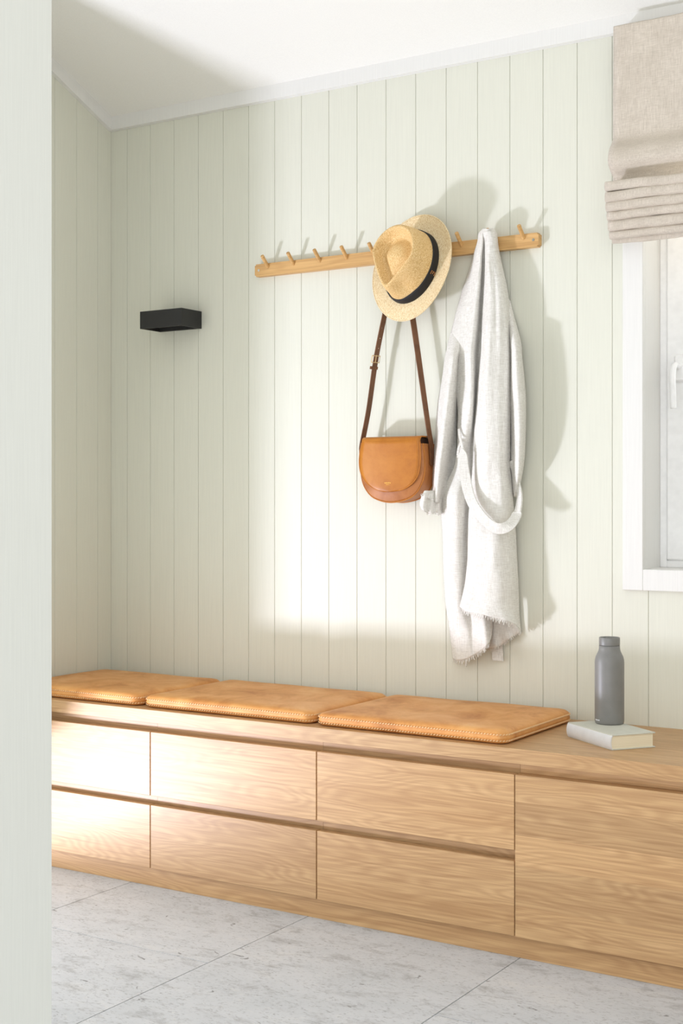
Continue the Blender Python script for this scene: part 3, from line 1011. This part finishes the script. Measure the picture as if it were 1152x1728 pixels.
    # --- sleeves
    D = [two(535, 768, 786, [3, 3, 4, 4, 5, 5, 4]),
         two(562, 760.5, 783, [6, 12, 14, 15, 16, 16, 6]),
         two(590, 754, 779, [8, 24, 31, 34, 32, 26, 8]),
         two(606, 751, 776, [8, 28, 40, 44, 40, 28, 8]),
         two(640, 746, 772.5, [8, 30, 42, 46, 42, 30, 8]),
         two(676, 739.5, 771, [8, 30, 44, 48, 42, 28, 8]),
         two(713, 736, 770, [8, 32, 46, 46, 36, 22, 8]),
         two(747, 733.5, 769.5, [8, 34, 46, 42, 28, 16, 8]),
         two(781, 729.5, 769, [10, 36, 44, 34, 20, 12, 8]),
         two(808, 729, 762, [10, 36, 42, 30, 18, 12, 8]),
         two(835, 730.5, 751, [12, 34, 38, 30, 20, 14, 8]),
         two(848, 730, 747, [12, 30, 36, 30, 22, 14, 8])]
    sl, _ = sheet('sleeve', D)
    # shoulder seam
    link('shoulder_seam', tube(spline([W(757, 588, 21), W(763, 596, 34), W(769, 604, 36), W(773, 609, 24)], 5), .0014, 6), M['linen'], sl, True)
    Cu = [two(828, 716, 748, [46, 44, 38, 32, 26, 18, 10]),
          two(838, 711, 748, [48, 49, 40, 38, 28, 22, 10]),
          [(708.5, 850, 46), (714, 853, 50), (720, 858, 42), (727, 860, 42), (733, 858, 30), (740, 859, 26), (746, 856, 10)],
          [(711, 858, 44), (716, 862, 49), (722, 866, 40), (729, 866, 41), (735, 865, 28), (741, 867, 25), (746, 864, 10)]]
    cuff, eD = sheet('cuff', Cu, wr=.0015, parent=sl)
    fringe(eD, 'frayed_edge', .005, sl)
    top = [W(710, 838, 50), W(714, 834, 50), W(718, 838, 46), W(724, 842, 44), W(732, 843, 42)]
    fringe(top, 'frayed_edge', .008, sl, Vector((-.6, 0, .8)))
    E = [two(505, 850, 860, [3, 4, 5, 4, 3]), two(540, 855, 868.5, [6, 20, 24, 20, 8]), two(580, 858, 878.5, [8, 36, 44, 38, 16]),
         two(600, 859, 880, [8, 38, 46, 40, 18]), two(655, 858, 885.5, [8, 36, 48, 42, 18]), two(695, 858, 887, [8, 26, 46, 44, 18]),
         two(743, 858, 885.5, [8, 20, 44, 44, 18]), two(781, 860, 883, [8, 24, 42, 40, 16]), two(810, 862, 878.5, [8, 20, 32, 32, 14]), two(838, 863, 875, [6, 12, 16, 12, 6])]
    sheet('sleeve', E)
    # --- belt looping across the front
    cl = [(776, 764, 44), (780, 771, 50), (781.5, 785, 50), (785, 805, 50), (789, 826, 52), (797, 849, 56), (812, 871, 60), (829, 887, 62), (845, 892, 62), (861, 885, 56), (872, 867, 42), (876.5, 840, 30), (873.5, 818, 24), (867, 796, 22), (861, 778, 22)]
    path = spline([W(*p) for p in cl], 6)
    wd = []
    for i, p in enumerate(path):
        t = (path[min(i+1, len(path)-1)]-path[max(0, i-1)]).normalized()
        q = i/(len(path)-1)
        nrm = Vector((0, -1, 0))
        w = t.cross(nrm).normalized()
        k = .0135 if q < .70 else .0135*(1-.55*(q-.70)/.30)
        tilt = .25*math.sin(q*9)+(.9 if q > .72 else 0)
        w = (w+nrm*tilt*.6).normalized()*k
        wd.append(w)
    belt = link('belt', ribbon(path, wd, .0045), M['linen'], root)
    md = belt.modifiers.new('b', 'BEVEL'); md.width = .0015; md.segments = 2
    for pts in ([(774, 724, 32), (776, 738, 38), (779, 752, 42), (783, 768, 46)], [(780, 738, 30), (777, 747, 36), (773.5, 757, 38), (772, 768, 38)]):
        pp = spline([W(*p) for p in pts], 5)
        link('belt_loop', ribbon(pp, [Vector((.0032, 0, .0006))]*len(pp), .0028), M['linen'], belt)
    # belt end and loose thread below the hem
    be = spline([W(838, 1070, 5), W(838.5, 1090, 6), W(840, 1115, 9)], 6)
    link('belt_end', ribbon(be, [Vector((.0155, 0, 0))]*len(be), .003), M['linen'], belt)
    th_ = spline([W(784, 1108, 26), W(786, 1116, 26), W(786, 1125, 26)], 4)
    link('loose_thread', tube(th_, .0022, 6), M['linen'], left, True)
robe()

# ================================================================== ROMAN BLIND
def blind():
    bx0, bx1 = -1.191, -0.27
    W_ = bx1-bx0
    root = thing('roman_blind', 'beige linen roman blind half raised over the window', 'blind', (bx0, WALL_Y, 1.61))
    r0 = Vector((bx0, WALL_Y, 1.61))
    def zat(y, Y): return PXX(1040, y, bx0+.01).z if False else (CAM_H+(HZ-y)/F_PX*(Y/ray(1033, y).y))
    def extrude(name, prof, closed, wave=.0015, seed=0, thick=.0025, xoff=0.0, parent=None):
        """prof: (depth from wall, z world) list; swept along X with slight waviness"""
        NXs = 60
        v, f = [], []
        n = len(prof)
        for i in range(NXs+1):
            x = xoff+(W_-xoff)*i/NXs
            for (d, z) in prof:
                wv = wave*noise.noise(Vector((x*9, seed*3.7, z*1.5)))*1.6+wave*.8*noise.noise(Vector((x*30, seed*5.1, z*3)))
                wd = wave*1.2*noise.noise(Vector((x*12, seed*2.2+9, z*6)))
                v.append((x, -(d+wd), z-r0.z+wv))
        for i in range(NXs):
            for k in range(n if closed else n-1):
                a, b_ = i*n+k, i*n+(k+1) % n
                f.append((a, b_, b_+n, a+n))
        if closed:
            f.append(tuple(range(n-1, -1, -1))); f.append(tuple(NXs*n+k for k in range(n)))
        o = link(name, pydata(name, v, f), M['blind'], parent or root, True)
        if not closed:
            md = o.modifiers.new('s', 'SOLIDIFY'); md.thickness = thick; md.offset = 0
        return o
    D0 = .060
    pr = [(.020, zat(46, WALL_Y-D0)-.0), (.050, zat(46.5, WALL_Y-D0)), (D0-.002, zat(47.5, WALL_Y-D0)), (D0, zat(51, WALL_Y-D0)), (D0, zat(120, WALL_Y-D0)), (D0+.001, zat(190, WALL_Y-D0)), (D0, zat(225, WALL_Y-D0)), (D0+.006, zat(240, WALL_Y-D0)),
          (D0+.026, zat(253, WALL_Y-.08)), (D0+.034, zat(265, WALL_Y-.09)), (D0+.034, zat(274, WALL_Y-.09)), (D0+.022, zat(286, WALL_Y-.08)), (D0+.004, zat(297, WALL_Y-.07)), (D0-.002, zat(312, WALL_Y-.06))]
    pts = spline([Vector((a, 0, b_)) for a, b_ in pr], 5)
    panel = extrude('panel', [(p.x, p.z) for p in pts], False, .0022, 1)
    fp = [(304.5, 321, .120), (321, 338.5, .117), (338.5, 355, .113), (355, 370.5, .106), (370.5, 389, .098), (389, 402.5, .090)]
    for i, (ya, yb, d) in enumerate(fp):
        za, zb = zat(ya, WALL_Y-d), zat(yb, WALL_Y-d)
        h = (za-zb)*.985; zc = (za+zb)/2
        prof = []
        for k in range(9):
            a = math.radians(90-180*k/8)
            prof.append((d-.007+.007*math.cos(a), zc+h/2*math.sin(a)*(1 if abs(math.sin(a)) > .9 else 1)))
        prof = [(D0-.005, zc+h/2-.001)]+[(d-.012, zc+h/2)]+prof+[(d-.012, zc-h/2), (D0-.005, zc-h/2+.001)]
        extrude('fold', prof, True, .0020, 3+i)
    za, zb = zat(402.5, WALL_Y-.066), zat(412, WALL_Y-.066)
    extrude('bottom_hem', [(.062, za+.01), (.069, za+.01), (.070, zb+.002), (.066, zb), (.062, zb+.002)], True, .0016, 11)
    box('head_rail', .004, W_-.004, -.050, -.016, zat(50, WALL_Y-D0)-r0.z-.022, zat(50, WALL_Y-D0)-r0.z-.001, M['white'], root)
blind()

# ================================================================== BOOK AND BOTTLE
c0 = Vector((-1.084, 2.804, BZ)); cu = Vector((-1.233, 2.915, BZ)); cv = Vector((-1.011, 2.892, BZ))
bl, bw_, bt = (cu-c0).length, (cv-c0).length, .0334
bk = thing('book', 'closed pale grey hardback book lying on the bench under the bottle', 'book', c0)
uu = (cu-c0).normalized()
bk.rotation_euler = (0, 0, math.atan2(uu.y, uu.x))
# local: x along the spine, y = -(towards the fore edge)
box('cover', 0, bl, -bw_, -.004, 0, .0026, M['book_cover'], bk, .0006)
box('cover', 0, bl, -bw_, -.004, bt-.0026, bt, M['book_cover'], bk, .0006)
n = 12
v = []
for x in (0.0, bl):
    for rr in (0.0, .0026):
        for k in range(n+1):
            a = math.radians(-90+180*k/n)
            v.append((x, -.007+(.007-rr)*math.cos(a)*1.0, bt/2+(bt/2-rr)*math.sin(a)))
m1 = n+1
f = []
for s in (0, 2*m1):
    for k in range(n):
        f.append((s+k, s+k+1, s+m1+k+1, s+m1+k))
for k in range(n):
    f.append((k, 2*m1+k, 2*m1+k+1, k+1)); f.append((m1+k, m1+k+1, 3*m1+k+1, 3*m1+k))
f.append((0, m1, 3*m1, 2*m1)); f.append((n, 2*m1+n, 3*m1+n, m1+n))
me = pydata('spine', v, f)
bm = bmesh.new(); bm.from_mesh(me)
link('spine', bm_to_mesh(bm), M['book_spine'], bk, False)
box('pages', .003, bl-.003, -bw_+.005, -.0045, .0026, bt-.0026, M['pages'], bk)

bp_ = PZ(1028, 1220.5, BZ+bt)
bo = thing('water_bottle', 'matte grey steel water bottle standing on the book', 'bottle', (bp_.x, bp_.y, BZ+bt))
S = (bp_.y/ray(1028, 1220).y)/F_PX
Rb = 24.6*S
yb = 1220.5
def zz(y): return (yb-y)*S
body = link('bottle_body', lathe([(Rb*.90, 0), (Rb*.955, .0012), (Rb*.985, .004), (Rb, .0075), (Rb, zz(1118)), (Rb*.985, zz(1113)), (Rb*.93, zz(1107.5)), (Rb*.83, zz(1102.5)), (Rb*.745, zz(1098)), (Rb*.715, zz(1094)), (Rb*.708, zz(1089.2)), (Rb*.66, zz(1088.8))], 64), M['steel'], bo, True)
lid = link('lid', lathe([(Rb*.66, zz(1088.6)), (Rb*.70, zz(1088.5)), (Rb*.708, zz(1088)), (Rb*.708, zz(1076.2)), (Rb*.69, zz(1075.3)), (Rb*.635, zz(1075.2)), (Rb*.62, zz(1076)), (Rb*.615, zz(1079.5)), (Rb*.01, zz(1079.6))], 64), M['steel'], bo, True)
rl = link('ring_loop', tube(spline([Vector((-.012, 0, zz(1079))), Vector((-.006, 0, zz(1076.4))), Vector((.006, 0, zz(1076.4))), Vector((.012, 0, zz(1079)))], 5), .0018, 8), M['steel'], lid, True)
# small white print low on the side
bm = bmesh.new()
ca = math.atan2(-bp_.y, -bp_.x)
for i in range(5):
    a = ca-math.radians(66-5.5*i)
    p = Vector((math.cos(a), math.sin(a), 0))*(Rb+.0001); t = Vector((-math.sin(a), math.cos(a), 0))
    nn = Vector((math.cos(a), math.sin(a), 0))*.0002
    z0 = zz(1214.2); h = (.0030, .0022, .0026, .0022, .0028)[i]
    q = [p-t*.0011+Vector((0, 0, z0)), p+t*.0011+Vector((0, 0, z0)), p+t*.0011+Vector((0, 0, z0+h)), p-t*.0011+Vector((0, 0, z0+h))]
    vv = [bm.verts.new(x-nn) for x in q]+[bm.verts.new(x+nn) for x in q]
    for qd in ((0,1,2,3),(7,6,5,4),(0,4,5,1),(1,5,6,2),(2,6,7,3),(3,7,4,0)):
        bm.faces.new([vv[x] for x in qd])
link('printed_mark', bm_to_mesh(bm), M['print'], body)
